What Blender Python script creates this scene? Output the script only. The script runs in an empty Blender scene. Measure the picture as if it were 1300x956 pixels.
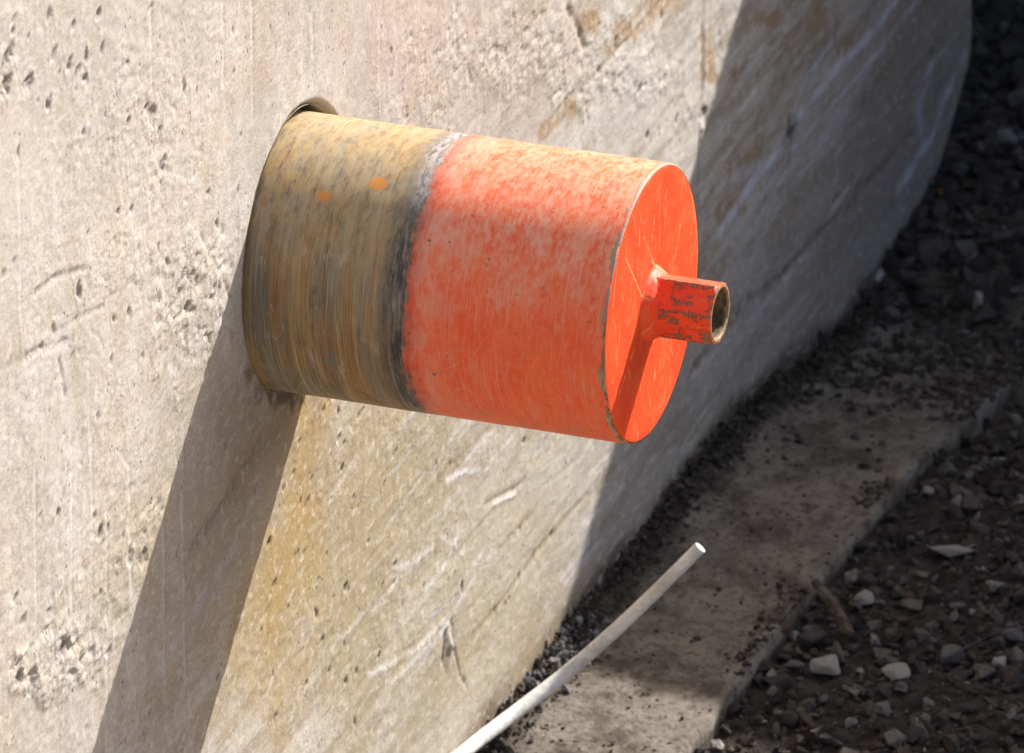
import bpy, bmesh, math, random
import numpy as np
from mathutils import Vector, Matrix, Quaternion

scene = bpy.context.scene
col = scene.collection
random.seed(7)
rng = np.random.default_rng(11)

# ------------------------------------------------------------------ camera
# World: the wall face is the plane x = 0 (normal +x), y runs along the wall, z is up.
# The centre of the drilled hole is the origin; the bit is 200 mm across.
FPX = 12000.0                      # focal length for a picture 1300 units wide
Xc = Vector((0.938, -0.142, 0.3155)).normalized()
zu, zt = 0.895, 0.447
Zc = Vector((-0.015, zu, zt)); Zc = (Zc - Xc * Zc.dot(Xc)).normalized()
Yc = Zc.cross(Xc)
RIGHT = Vector((Xc.x, Yc.x, Zc.x)); UP = Vector((Xc.y, Yc.y, Zc.y)); BACK = Vector((Xc.z, Yc.z, Zc.z))
D0 = FPX * 0.1 / 178.2
CAM = -(RIGHT * (-274 / FPX * D0) + UP * (159 / FPX * D0) + BACK * (-D0))
camd = bpy.data.cameras.new('camera')
cam = bpy.data.objects.new('camera', camd); col.objects.link(cam)
M = Matrix((RIGHT, UP, BACK)).transposed().to_4x4(); M.translation = CAM
cam.matrix_world = M
camd.sensor_width = 36.0
camd.lens = FPX / 1300 * 36.0
camd.clip_start = 0.05; camd.clip_end = 500
camd.dof.use_dof = True
camd.dof.focus_distance = D0 - 0.12
camd.dof.aperture_fstop = 19.0
scene.camera = cam

# ------------------------------------------------------------------ light
SUN = Vector((0.45, 0.86, 0.705)).normalized()
w = bpy.data.worlds.new('World'); scene.world = w; w.use_nodes = True
nt = w.node_tree; nt.nodes.clear()
sky = nt.nodes.new('ShaderNodeTexSky'); sky.sky_type = 'NISHITA'; sky.sun_disc = False
sky.sun_elevation = math.asin(SUN.z); sky.sun_rotation = math.atan2(SUN.x, SUN.y)
sky.dust_density = 3.0; sky.ozone_density = 0.6; sky.air_density = 0.8
bg = nt.nodes.new('ShaderNodeBackground'); bg.inputs[1].default_value = 0.12
wo = nt.nodes.new('ShaderNodeOutputWorld')
nt.links.new(sky.outputs[0], bg.inputs[0]); nt.links.new(bg.outputs[0], wo.inputs[0])
sd = bpy.data.lights.new('sun', 'SUN'); sd.energy = 5.0; sd.angle = math.radians(0.5); sd.color = (1.0, 0.945, 0.875)
so = bpy.data.objects.new('sun', sd); col.objects.link(so)
so.rotation_euler = SUN.to_track_quat('Z', 'Y').to_euler(); so.location = (2, 4, 4)
scene.view_settings.view_transform = 'Standard'; scene.view_settings.look = 'None'
scene.view_settings.exposure = 0.74; scene.view_settings.gamma = 1.0
scene.render.engine = 'CYCLES'

# ------------------------------------------------------------------ helpers
def on_plane(px, py, axis, c):
    """point of the plane (axis = c) that stands at this place of the 1300 wide survey picture"""
    d = RIGHT * ((px - 650) / FPX) + UP * ((478 - py) / FPX) - BACK
    t = (c - CAM[axis]) / d[axis]
    return CAM + d * t
def wp(px, py):
    p = on_plane(px, py, 0, 0.0); return p.y, p.z
def gp(px, py, z=-0.60): return on_plane(px, py, 2, z)

class Mat:
    """small helper to write node materials"""
    def __init__(s, name):
        s.m = bpy.data.materials.new(name); s.m.use_nodes = True
        s.nt = s.m.node_tree; s.nt.nodes.clear()
        s.out = s.nt.nodes.new('ShaderNodeOutputMaterial')
        s.b = s.nt.nodes.new('ShaderNodeBsdfPrincipled')
        s.nt.links.new(s.b.outputs[0], s.out.inputs[0])
    def put(s, sock, v):
        if v is None: return
        if isinstance(v, bpy.types.NodeSocket): s.nt.links.new(v, sock)
        elif isinstance(v, tuple) and sock.type == 'RGBA': sock.default_value = tuple(v) + ((1.0,) if len(v) == 3 else ())
        else: sock.default_value = v
    def coord(s, kind='Object'):
        return s.nt.nodes.new('ShaderNodeTexCoord').outputs[kind]
    def attr(s, name, out='Color'):
        n = s.nt.nodes.new('ShaderNodeAttribute'); n.attribute_name = name; return n.outputs[out]
    def map(s, v, scale=(1, 1, 1), rot=(0, 0, 0), loc=(0, 0, 0)):
        n = s.nt.nodes.new('ShaderNodeMapping'); s.put(n.inputs[0], v)
        n.inputs[1].default_value = loc; n.inputs[2].default_value = rot; n.inputs[3].default_value = scale
        return n.outputs[0]
    def noise(s, v, scale=5, detail=4, rough=0.55, dist=0.0):
        n = s.nt.nodes.new('ShaderNodeTexNoise'); s.put(n.inputs['Vector'], v)
        n.inputs['Scale'].default_value = scale; n.inputs['Detail'].default_value = detail
        n.inputs['Roughness'].default_value = rough; n.inputs['Distortion'].default_value = dist
        return n.outputs['Fac']
    def voro(s, v, scale=5, feature='F1', out='Distance', rand=1.0):
        n = s.nt.nodes.new('ShaderNodeTexVoronoi'); n.feature = feature; s.put(n.inputs['Vector'], v)
        n.inputs['Scale'].default_value = scale; n.inputs['Randomness'].default_value = rand
        return n.outputs[out]
    def ramp(s, f, a, b, smooth=True):
        n = s.nt.nodes.new('ShaderNodeMapRange'); n.interpolation_type = 'SMOOTHSTEP' if smooth else 'LINEAR'
        s.put(n.inputs[0], f); n.inputs[1].default_value = a; n.inputs[2].default_value = b
        return n.outputs[0]
    def math(s, op, a, b=0.0, clamp=False):
        n = s.nt.nodes.new('ShaderNodeMath'); n.operation = op; n.use_clamp = clamp
        s.put(n.inputs[0], a); s.put(n.inputs[1], b); return n.outputs[0]
    def mul(s, a, b): return s.math('MULTIPLY', a, b)
    def add(s, a, b): return s.math('ADD', a, b)
    def mix(s, f, a, b, mode='MIX'):
        n = s.nt.nodes.new('ShaderNodeMix'); n.data_type = 'RGBA'; n.blend_type = mode
        s.put(n.inputs[0], f); s.put(n.inputs[6], a); s.put(n.inputs[7], b); return n.outputs[2]
    def sep(s, v):
        n = s.nt.nodes.new('ShaderNodeSeparateXYZ'); s.put(n.inputs[0], v); return n.outputs
    def bump(s, h, dist=0.001, strength=1.0, normal=None):
        n = s.nt.nodes.new('ShaderNodeBump'); n.inputs['Strength'].default_value = strength
        n.inputs['Distance'].default_value = dist; s.put(n.inputs['Height'], h)
        if normal is not None: s.put(n.inputs['Normal'], normal)
        return n.outputs[0]
    def done(s, color, rough=0.8, metal=0.0, normal=None, spec=None):
        s.put(s.b.inputs['Base Color'], color); s.put(s.b.inputs['Roughness'], rough)
        s.put(s.b.inputs['Metallic'], metal)
        if normal is not None: s.put(s.b.inputs['Normal'], normal)
        if spec is not None: s.put(s.b.inputs['Specular IOR Level'], spec)
        return s.m

def link(name, me, mat=None, parent=None, smooth=True):
    o = bpy.data.objects.new(name, me); col.objects.link(o)
    if mat is not None: me.materials.append(mat)
    if parent is not None: o.parent = parent
    me.polygons.foreach_set('use_smooth', [bool(smooth)] * len(me.polygons))
    return o
def tag(o, label=None, cat=None, group=None, kind=None):
    if label: o['label'] = label
    if cat: o['category'] = cat
    if group: o['group'] = group
    if kind: o['kind'] = kind
    return o
def from_np(name, co, faces):
    me = bpy.data.meshes.new(name)
    nv, nf, k = len(co), len(faces), faces.shape[1]
    me.vertices.add(nv); me.vertices.foreach_set('co', co.astype(np.float32).ravel())
    me.loops.add(nf * k); me.loops.foreach_set('vertex_index', faces.astype(np.int32).ravel())
    me.polygons.add(nf); me.polygons.foreach_set('loop_start', np.arange(0, nf * k, k, dtype=np.int32))
    me.update(calc_edges=True); me.validate()
    return me
def grid_faces(nu, nv):
    i = np.arange(nu - 1)[:, None] * nv + np.arange(nv - 1)[None, :]
    i = i.ravel(); return np.stack([i, i + nv, i + nv + 1, i + 1], 1)
def ss(x): return x * x * (3 - 2 * x)
def sstep(a, b, x): return ss(np.clip((x - a) / (b - a), 0, 1))
_tab = {}
def vnoise(u, v, seed=0):
    if seed not in _tab: _tab[seed] = np.random.default_rng(1000 + seed).random((512, 512)).astype(np.float32)
    T = _tab[seed]
    iu = np.floor(u).astype(np.int64); iv = np.floor(v).astype(np.int64)
    fu = ss(u - iu); fv = ss(v - iv)
    a = iu & 511; b = iv & 511; a1 = (iu + 1) & 511; b1 = (iv + 1) & 511
    return (T[a, b] * (1 - fu) + T[a1, b] * fu) * (1 - fv) + (T[a, b1] * (1 - fu) + T[a1, b1] * fu) * fv
def fbm(u, v, seed=0, octv=4, gain=0.5):
    s = 0; amp = 1; tot = 0
    for k in range(octv):
        c, sn = math.cos(0.7 * k), math.sin(0.7 * k)
        f = 2.03 ** k
        s = s + amp * vnoise((u * c - v * sn) * f + 17.3 * k, (u * sn + v * c) * f + 5.1 * k, seed + k)
        tot += amp; amp *= gain
    return s / tot

# ------------------------------------------------------------------ materials
def mat_concrete_wall():
    m = Mat('weathered_concrete')
    P = m.coord('Object')
    base = m.attr('Col')
    fine = m.noise(P, 420, 5, 0.65)
    med = m.noise(m.map(P, (1, .7, 1)), 60, 5, 0.6)
    c = m.mix(m.ramp(fine, 0.30, 0.72), (0.80, 0.79, 0.78), (1.12, 1.12, 1.13))
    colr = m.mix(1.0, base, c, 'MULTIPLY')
    colr = m.mix(m.mul(m.ramp(med, 0.52, 0.75), 0.35), colr, (0.40, 0.30, 0.20))
    # streaky laitance skin, paler
    st = m.noise(m.map(P, (1, .7, 1.2)), 110, 5, 0.65)
    colr = m.mix(m.mul(m.ramp(st, 0.52, 0.66), 0.40), colr, (0.62, 0.58, 0.54))
    # tiny dark pores
    v = m.voro(m.map(P, (1, 1.5, 0.8)), 130)
    sel = m.noise(P, 45, 2, 0.5)
    pore = m.mul(m.ramp(v, 0.20, 0.10), m.ramp(sel, 0.56, 0.62))
    colr = m.mix(m.mul(pore, 0.75), colr, (0.10, 0.085, 0.07))
    rg = m.attr('Rough', 'Fac')
    PB = m.map(P, (1, .6, 1))
    g1 = m.noise(PB, 900, 3, 0.6)
    g2 = m.noise(PB, 260, 4, 0.6)
    h = m.add(m.mul(g1, 0.25), m.mul(g2, m.add(m.mul(rg, 1.5), 0.4)))
    h = m.math('SUBTRACT', h, m.mul(pore, 1.2))
    n = m.bump(h, 0.0009, 0.8)
    return m.done(colr, 0.9, normal=n, spec=0.25)

def scratch(m, UV, ang, sc, stretch, lo, hi, seed):
    q = m.map(UV, (sc * stretch, sc, 1), loc=(seed, seed * 1.7, 0))
    r = m.map(UV, (1, 1, 1), rot=(0, 0, ang))
    q = m.map(r, (sc, sc / stretch, 1), loc=(seed * 3.1, seed * 1.7, 0))
    f = m.noise(q, 1.0, 2, 0.5)
    return m.ramp(f, lo, hi)

def mat_barrel():
    """drill tube: bare rusty steel near the wall, scorched ring, orange paint towards the end"""
    m = Mat('drill_barrel_surface')
    UV = m.attr('cyl', 'Vector'); P = m.coord('Object')
    xyz = m.sep(UV); x = xyz[0]; s = xyz[1]
    wob = m.noise(m.map(UV, (25, 18, 1)), 1.0, 4, 0.6)
    wob2 = m.noise(m.map(UV, (220, 90, 1)), 1.0, 4, 0.7)
    xw = m.add(x, m.add(m.mul(m.math('SUBTRACT', wob, 0.5), 0.016), m.mul(m.math('SUBTRACT', wob2, 0.5), 0.014)))
    # ---- bare steel
    band = m.noise(m.map(UV, (38, 3.0, 1)), 1.0, 5, 0.6, 0.4)
    band2 = m.noise(m.map(UV, (70, 7, 1), loc=(9, 3, 0)), 1.0, 5, 0.65, 0.4)
    hair = m.noise(m.map(UV, (900, 22, 1)), 1.0, 3, 0.6)
    hair2 = m.noise(m.map(UV, (380, 9, 1), loc=(4, 2, 0)), 1.0, 4, 0.7)
    st = m.mix(m.ramp(band, 0.38, 0.58), (0.175, 0.150, 0.110), (0.34, 0.225, 0.095))
    st = m.mix(m.mul(m.ramp(band2, 0.50, 0.60), 0.70), st, (0.31, 0.150, 0.045))
    st = m.mix(m.mul(m.ramp(band2, 0.46, 0.39), 0.75), st, (0.22, 0.205, 0.165))
    patch2 = m.noise(m.map(UV, (48, 17, 1), loc=(12, 18, 0)), 1.0, 9, 0.74, 0.15)
    st = m.mix(m.mul(m.ramp(patch2, 0.52, 0.64), 0.65), st, (0.115, 0.075, 0.040))
    patch = m.noise(m.map(UV, (75, 34, 1), loc=(2, 8, 0)), 1.0, 9, 0.76, 0.15)
    st = m.mix(m.mul(m.ramp(patch, 0.55, 0.64), 0.60), st, (0.47, 0.41, 0.31))
    patch3 = m.noise(m.map(UV, (36, 22, 1), loc=(22, 28, 0)), 1.0, 9, 0.76, 0.15)
    st = m.mix(m.mul(m.ramp(patch3, 0.54, 0.64), 0.70), st, (0.20, 0.20, 0.185))
    st = m.mix(m.mul(m.ramp(hair2, 0.50, 0.66), 0.50), st, (0.46, 0.38, 0.25))
    st = m.mix(m.mul(m.ramp(hair, 0.52, 0.38), 0.50), st, (0.10, 0.065, 0.035))
    deep = m.noise(m.map(UV, (160, 2.2, 1), loc=(3, 33, 0)), 1.0, 3, 0.6)
    st = m.mix(m.mul(m.ramp(deep, 0.64, 0.70), 0.6), st, (0.58, 0.52, 0.42))
    st = m.mix(m.mul(m.ramp(deep, 0.36, 0.31), 0.6), st, (0.07, 0.05, 0.035))
    nz = m.sep(P)[2]
    # dust settled on the upper side, its sunlit paleness put into the colour too
    up = m.ramp(nz, 0.015, 0.085)
    dustn = m.noise(m.map(UV, (160, 60, 1)), 1.0, 7, 0.75)
    dcol = m.mix(m.ramp(patch3, .42, .58), m.mix(m.ramp(band, .4, .58), (0.50, 0.33, 0.13), (0.46, 0.36, 0.21)), (0.45, 0.36, 0.23))
    st = m.mix(m.mul(m.mul(up, m.ramp(dustn, 0.32, 0.60)), 0.80), st, dcol)
    st = m.mix(m.mul(m.mul(m.ramp(xw, 0.060, 0.108), m.ramp(nz, 0.05, -0.03)), 0.45), st, (0.20, 0.13, 0.07))
    # ---- orange paint
    pn = m.noise(m.map(UV, (60, 28, 1)), 1.0, 5, 0.6)
    pa = m.mix(m.ramp(pn, 0.35, 0.7), (0.82, 0.092, 0.024), (0.86, 0.145, 0.042))
    worn = m.noise(m.map(UV, (60, 34, 1), loc=(5, 5, 0)), 1.0, 8, 0.75, 0.15)
    pale = (0.80, 0.38, 0.28)
    pa = m.mix(m.mul(m.ramp(worn, 0.52, 0.64), 0.40), pa, (0.68, 0.24, 0.14))
    wear2 = m.noise(m.map(UV, (260, 120, 1), loc=(15, 5, 0)), 1.0, 5, 0.7, 0.2)
    film = m.add(m.mul(m.ramp(wear2, 0.40, 0.60), 0.55), m.mul(m.ramp(worn, 0.40, 0.58), 0.45))
    topk = m.ramp(m.add(nz, m.mul(m.math('SUBTRACT', worn, 0.5), 0.09)), 0.005, 0.085)
    pa = m.mix(m.mul(film, m.mul(topk, 0.95)), pa, (0.80, 0.36, 0.235))  # dusty scuffs on top, with the bright sun there painted in as well
    pa = m.mix(m.mul(m.ramp(wear2, 0.52, 0.68), 0.24), pa, (0.80, 0.38, 0.22))
    grim = m.noise(m.map(UV, (40, 30, 1), loc=(25, 15, 0)), 1.0, 6, 0.7, 0.3)
    pa = m.mix(m.mul(m.mul(m.ramp(grim, 0.48, 0.66), m.ramp(nz, -.01, -.09)), 0.55), pa, (0.50, 0.20, 0.09))
    pa = m.mix(m.mul(m.mul(m.ramp(xw, .165, .122), m.ramp(worn, .38, .56)), .55), pa, (0.72, 0.34, 0.26))
    vst = m.noise(m.map(UV, (620, 14, 1), loc=(5, 45, 0)), 1.0, 4, 0.7)
    pa = m.mix(m.mul(m.ramp(vst, 0.52, 0.68), 0.48), pa, (0.80, 0.34, 0.22))
    for (a, sc, stc, lo, hi, k, sd_) in ((0.03, 800, 34, .63, .70, .36, 1.0), (0.12, 1000, 40, .64, .71, .38, 2.0), (-0.14, 900, 36, .65, .72, .36, 3.0), (0.3, 700, 40, .66, .73, .36, 7.0),
                                   (0.55, 650, 34, .67, .74, .4, 4.0), (-0.5, 600, 30, .69, .75, .4, 5.0), (1.0, 560, 30, .68, .75, .35, 6.0)):
        f = scratch(m, UV, a, sc, stc, lo, hi, sd_)
        pa = m.mix(m.mul(f, k), pa, pale)
    chips = m.noise(m.map(UV, (110, 90, 1), loc=(1, 9, 0)), 1.0, 5, 0.68)
    chipm = m.ramp(chips, 0.655, 0.675)
    pa = m.mix(m.mul(chipm, 0.85), pa, (0.17, 0.12, 0.08))
    grimr = m.noise(m.map(UV, (10, 26, 1), loc=(31, 9.3, 0)), 1.0, 3, 0.6)
    # rim of the tube: paint knocked off, steel and rust
    rimn = m.noise(m.map(UV, (260, 45, 1), loc=(7, 1, 0)), 1.0, 4, 0.7)
    rim = m.mul(m.ramp(m.add(x, m.mul(m.math('SUBTRACT', rimn, .5), 0.022)), 0.2655, 0.2672), m.ramp(grimr, .36, .44))
    pa = m.mix(m.mul(rim, 0.9), pa, m.mix(m.ramp(rimn, 0.45, 0.6), m.mix(m.ramp(nz, .02, .05), (0.13, 0.075, 0.04), (0.26, 0.25, 0.22)), (0.36, 0.28, 0.17)))
    # red undertone beside the ring
    pa = m.mix(m.mul(m.ramp(xw, 0.136, 0.118), 0.6), pa, (0.36, 0.045, 0.025))
    # ---- scorched ring
    rn = m.noise(m.map(UV, (300, 30, 1), loc=(3, 3, 0)), 1.0, 5, 0.7)
    ring = m.mix(m.ramp(rn, 0.45, 0.68), (0.030, 0.031, 0.038), (0.25, 0.21, 0.19))
    ring = m.mix(m.mul(m.mul(m.ramp(nz, 0.066, 0.096), m.ramp(wear2, .34, .6)), 0.85), ring, (0.50, 0.46, 0.47))
    ring = m.mix(m.mul(m.ramp(vst, 0.52, 0.66), 0.4), ring, (0.34, 0.29, 0.27))
    c = m.mix(m.ramp(m.add(xw, m.mul(m.math('SUBTRACT', vst, .5), .006)), 0.1165, 0.1225), st, pa)
    xr = m.add(xw, m.mul(m.math('SUBTRACT', wear2, 0.5), 0.018))
    rmask = m.mul(m.ramp(xr, 0.1010, 0.1125), m.ramp(xr, 0.1235, 0.1175))
    c = m.mix(m.mul(rmask, m.add(m.mul(m.ramp(grim, .36, .55), .45), .5)), c, ring)
    # dark smear left of ring
    c = m.mix(m.mul(m.mul(m.ramp(xw, 0.094, 0.106), m.ramp(xw, 0.112, 0.106)), 0.35), c, (0.06, 0.05, 0.045))
    # two rust blots
    for (bx, bs, rx, rs) in BLOTS:
        dx = m.math('DIVIDE', m.math('SUBTRACT', x, bx), rx); ds = m.math('DIVIDE', m.math('SUBTRACT', s, bs), rs)
        rr = m.math('SQRT', m.add(m.mul(dx, dx), m.mul(ds, ds)))
        rr = m.add(rr, m.mul(m.math('SUBTRACT', m.noise(UV, 420, 4, .7), 0.5), 1.5))
        c = m.mix(m.mul(m.ramp(rr, 1.15, 0.70), 0.75), c, (0.68, 0.25, 0.03))
    n = m.bump(m.add(m.mul(hair, 0.25), m.add(m.mul(worn, 0.5), m.math('SUBTRACT', 0.0, m.add(chipm, rim)))), 0.0005, 0.6)
    ro = m.ramp(wob2, 0.2, 0.8); ro = m.add(m.mul(ro, 0.25), 0.42)
    return m.done(c, ro, 0.0, n, 0.4)

def mat_paint(name, wear=0.0):
    m = Mat(name)
    P = m.coord('Object')
    n0 = m.noise(P, 22, 4, 0.6)
    c = m.mix(m.ramp(n0, 0.3, 0.7), (0.80, 0.062, 0.014), (0.82, 0.085, 0.020))
    yz = m.map(P, (0, 1, 1), rot=(0, 0, 0))
    for (a, sc, stc, lo, hi, k, sd_) in ((0.28, 330, 14, .66, .72, .6, 1.0), (-0.35, 300, 13, .68, .74, .5, 2.0), (0.9, 300, 12, .69, .74, .4, 3.0), (0.1, 520, 9, .66, .72, .4, 4.0)):
        r = m.map(P, (0.0, 1, 1), rot=(a, 0, 0))
        f = m.noise(m.map(r, (0, sc, sc / stc), loc=(0, sd_ * 3.1, sd_)), 1.0, 2, 0.5)
        c = m.mix(m.mul(m.ramp(f, lo, hi), k), c, (0.85, 0.40, 0.16))
    if not wear:
        q = m.sep(P); wv = m.noise(P, 160, 3, .6)
        fine = m.ramp(m.noise(P, 900, 2, .6), .38, .52)
        for (p0, p1, wd, k) in PLATE_MARKS:
            a0 = on_plane(p0[0], p0[1], 0, .269); a1 = on_plane(p1[0], p1[1], 0, .269)
            dy, dz = a1.y - a0.y, a1.z - a0.z; ln = math.hypot(dy, dz); dy /= ln; dz /= ln
            ry = m.math('SUBTRACT', q[1], a0.y); rz = m.math('SUBTRACT', q[2], a0.z)
            al = m.add(m.mul(ry, dy), m.mul(rz, dz)); ac = m.math('SUBTRACT', m.mul(ry, dz), m.mul(rz, dy))
            ac = m.math('ABSOLUTE', m.add(ac, m.mul(m.math('SUBTRACT', wv, .5), .003)))
            f = m.mul(m.ramp(ac, wd, wd * .3), m.mul(m.ramp(al, -.001, .002), m.ramp(al, ln + .001, ln - .002)))
            c = m.mix(m.mul(m.mul(f, fine), k), c, (0.86, 0.46, 0.20))
        rr = m.math('SQRT', m.add(m.mul(q[1], q[1]), m.mul(q[2], q[2])))
        sm = m.noise(P, 38, 7, .72)
        c = m.mix(m.mul(m.ramp(sm, .50, .66), .35), c, (0.70, 0.21, 0.08))
        edge = m.mul(m.ramp(rr, .0955, .0985), m.ramp(m.noise(P, 110, 5, .7), .50, .58))
        c = m.mix(m.mul(edge, .8), c, (0.25, 0.14, 0.08))
    sp = m.noise(P, 420, 3, 0.6)
    c = m.mix(m.mul(m.ramp(sp, 0.60, 0.70), 0.5), c, (0.85, 0.33, 0.13))
    h = n0
    if wear:
        w1 = m.noise(m.map(P, (0.8, 1, 1), loc=(3, 1, 2)), 95, 8, 0.74, 0.2)
        wm = m.ramp(w1, 0.53, 0.555)
        qq = m.sep(P); an = m.math('ARCTAN2', qq[2], m.math('SUBTRACT', 0.0, qq[1]))
        cs = m.math('COSINE', m.mul(m.math('SUBTRACT', an, HA), 6.0))
        wm = m.math('MAXIMUM', wm, m.mul(m.ramp(m.add(cs, m.mul(m.math('SUBTRACT', w1, .5), .8)), .90, .98), m.ramp(m.noise(P, 180, 3, .6), .40, .50)))
        rust = m.mix(m.ramp(m.noise(P, 700, 4, 0.6), 0.35, 0.65), (0.13, 0.075, 0.04), (0.28, 0.20, 0.12))
        sel = m.ramp(m.sep(P)[0], 0.0085, 0.015)
        wm = m.mul(wm, sel)
        c = m.mix(m.mul(wm, wear), c, rust)
        ed = m.ramp(m.add(m.sep(P)[0], m.mul(w1, 0.006)), 0.0525, 0.0545)
        c = m.mix(ed, c, m.mix(m.ramp(w1, .4, .6), (0.26, 0.19, 0.10), (0.16, 0.10, 0.05)))
        h = m.math('SUBTRACT', m.mul(m.noise(P, 300, 3, 0.6), 0.35), m.mul(wm, 0.8))
        n = m.bump(h, 0.0008, 0.8)
    else:
        n = m.bump(m.add(m.mul(sp, 0.3), n0), 0.0006, 0.35)
    return m.done(c, 0.52, 0.0, n, 0.4)

def mat_simple(name, c1, c2, scale=60, rough=0.9, bumpd=0.001, lo=0.35, hi=0.65, bs=None, spec=0.3):
    m = Mat(name); P = m.coord('Object')
    n = m.noise(P, scale, 6, 0.62)
    f = m.noise(P, bs or scale * 4, 4, 0.6)
    c = m.mix(m.ramp(n, lo, hi), c1, c2)
    c = m.mix(m.ramp(f, 0.3, 0.75), m.mix(1.0, c, (0.78, 0.78, 0.78), 'MULTIPLY'), c)
    return m.done(c, rough, 0, m.bump(m.add(f, n), bumpd, 0.8), spec)

def theta_of(px, py):
    """where a spot seen in the survey picture lies on the tube: (x, arc length)"""
    d = (RIGHT * ((px - 650) / FPX) + UP * ((478 - py) / FPX) - BACK)
    a = d.y ** 2 + d.z ** 2; b = 2 * (CAM.y * d.y + CAM.z * d.z); c = CAM.y ** 2 + CAM.z ** 2 - 0.01
    t = (-b - math.sqrt(b * b - 4 * a * c)) / (2 * a)
    p = CAM + d * t
    return p.x, math.atan2(p.z, -p.y) * 0.1
b1 = theta_of(411, 249); b2 = theta_of(480, 233)
BLOTS = [(b1[0], b1[1], 0.0062, 0.0045), (b2[0], b2[1], 0.0068, 0.0062)]

PLATE_MARKS = [((831, 272), (827, 305), .0009, .8), ((864, 283), (856, 330), .0007, .8), ((812, 288), (811, 314), .0012, .6), ((816, 300), (835, 344), .0007, .6),
    ((794, 327), (816, 380), .0011, .7), ((845, 262), (843, 290), .0006, .6), ((803, 270), (808, 300), .0006, .5), ((805, 444), (799, 458), .0012, .8), ((794, 476), (785, 503), .0009, .8),
    ((797, 470), (801, 478), .0009, .7), ((832, 470), (829, 482), .0011, .6), ((870, 455), (866, 490), .0006, .5), ((838, 250), (836, 320), .0006, .4), ((826, 330), (838, 346), .0016, .6), ((878, 240), (884, 300), .0006, .5),
    ((780, 400), (783, 470), .0006, .4), ((850, 500), (838, 545), .0006, .5)]
MW = mat_concrete_wall()
MB = mat_barrel()
MP = mat_paint('orange_end_paint')
HA = math.radians(19)
MC = mat_paint('chipped_connector_paint', 0.92)
MBORE = mat_simple('bore_rust', (0.10, 0.07, 0.04), (0.30, 0.22, 0.12), 160, 0.7, 0.0006)
MLIP = mat_simple('bare_lip_metal', (0.24, 0.13, 0.06), (0.36, 0.27, 0.16), 200, 0.5, 0.0004)
MROD = mat_simple('white_plastic', (0.66, 0.63, 0.57), (0.84, 0.82, 0.77), 45, 0.45, 0.0002)
MRODIN = mat_simple('white_plastic_cut', (0.60, 0.58, 0.52), (0.70, 0.68, 0.62), 80, 0.6, 0.0002)
def mat_foot():
    m = Mat('dirty_footing_concrete'); P = m.coord('Object'); q = m.sep(P)
    n = m.noise(P, 17, 8, .7, .3); f = m.noise(P, 150, 6, .68); n2 = m.noise(m.map(P, (1, .5, 1)), 55, 6, .7)
    c = m.mix(m.ramp(n, .38, .60), (0.095, 0.078, 0.062), (0.205, 0.180, 0.148))
    c = m.mix(m.mul(m.ramp(n2, .50, .64), .6), c, (0.25, 0.222, 0.182))
    c = m.mix(m.mul(m.ramp(f, .50, .38), .55), c, (0.040, 0.031, 0.024))
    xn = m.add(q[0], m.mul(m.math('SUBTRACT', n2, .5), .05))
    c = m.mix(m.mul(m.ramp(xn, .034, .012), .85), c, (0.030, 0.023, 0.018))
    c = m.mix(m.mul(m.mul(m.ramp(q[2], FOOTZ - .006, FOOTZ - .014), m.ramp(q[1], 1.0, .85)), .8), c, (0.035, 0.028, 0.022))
    return m.done(c, .95, 0, m.bump(m.add(f, n2), .003, .9), .2)
FOOTZ = -0.588
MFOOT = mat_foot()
def mat_soil():
    m = Mat('soil'); P = m.coord('Object'); q = m.sep(P)
    n = m.noise(P, 70, 6, .62); f = m.noise(P, 280, 4, .6); big = m.noise(P, 2.2, 5, .6)
    dark = m.mix(m.ramp(n, .35, .65), (0.018, 0.0145, 0.012), (0.052, 0.044, 0.037))
    tan = m.mix(m.ramp(n, .3, .7), (0.34, 0.26, 0.17), (0.46, 0.37, 0.26))  # outer ground out of view, made tan to bounce warm light
    k = m.math('MAXIMUM', m.ramp(m.add(q[0], m.mul(big, .5)), 1.05, 1.45), m.ramp(m.add(q[1], m.mul(big, .4)), .45, .15))
    far = m.mul(m.ramp(m.add(q[1], m.mul(m.math('SUBTRACT', m.noise(P, 9, 5, .6), .5), .35)), 1.02, 1.16), m.ramp(m.add(q[0], m.mul(big, .2)), .50, .22))
    dark = m.mix(m.mul(far, .9), dark, m.mix(m.ramp(n, .38, .6), (0.060, 0.047, 0.037), (0.150, 0.125, 0.098)))
    return m.done(m.mix(k, dark, tan), .95, 0, m.bump(m.add(f, n), .004, .8), .2)
MSOIL = mat_soil()
MCLOD = mat_simple('soil_clods', (0.032, 0.025, 0.019), (0.100, 0.080, 0.062), 50, 0.95, 0.002)
def mat_mixed(name, cols, scale):
    m = Mat(name); P = m.coord('Object')
    r = m.nt.nodes.new('ShaderNodeNewGeometry').outputs['Random Per Island']
    n = m.noise(P, scale, 5, .6); f = m.noise(P, scale * 6, 4, .65)
    c = cols[0][1]
    for lim, cc in cols[1:]: c = m.mix(m.ramp(r, lim - .01, lim, False), c, cc)
    c = m.mix(1.0, c, m.mix(m.ramp(m.add(m.mul(n, .5), m.mul(f, .5)), .38, .62), (.6, .6, .6), (1.25, 1.25, 1.25)), 'MULTIPLY')
    return m.done(c, .9, 0, m.bump(m.add(f, n), .0012, .8), .25)
MPEB = mat_mixed('mixed_gravel', [(0, (.040, .033, .028)), (.35, (.060, .050, .042)), (.60, (.085, .072, .060)), (.76, (.068, .050, .038)), (.84, (.12, .108, .095)), (.96, (.17, .157, .14)), (.992, (.30, .28, .25))], 60)
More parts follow.
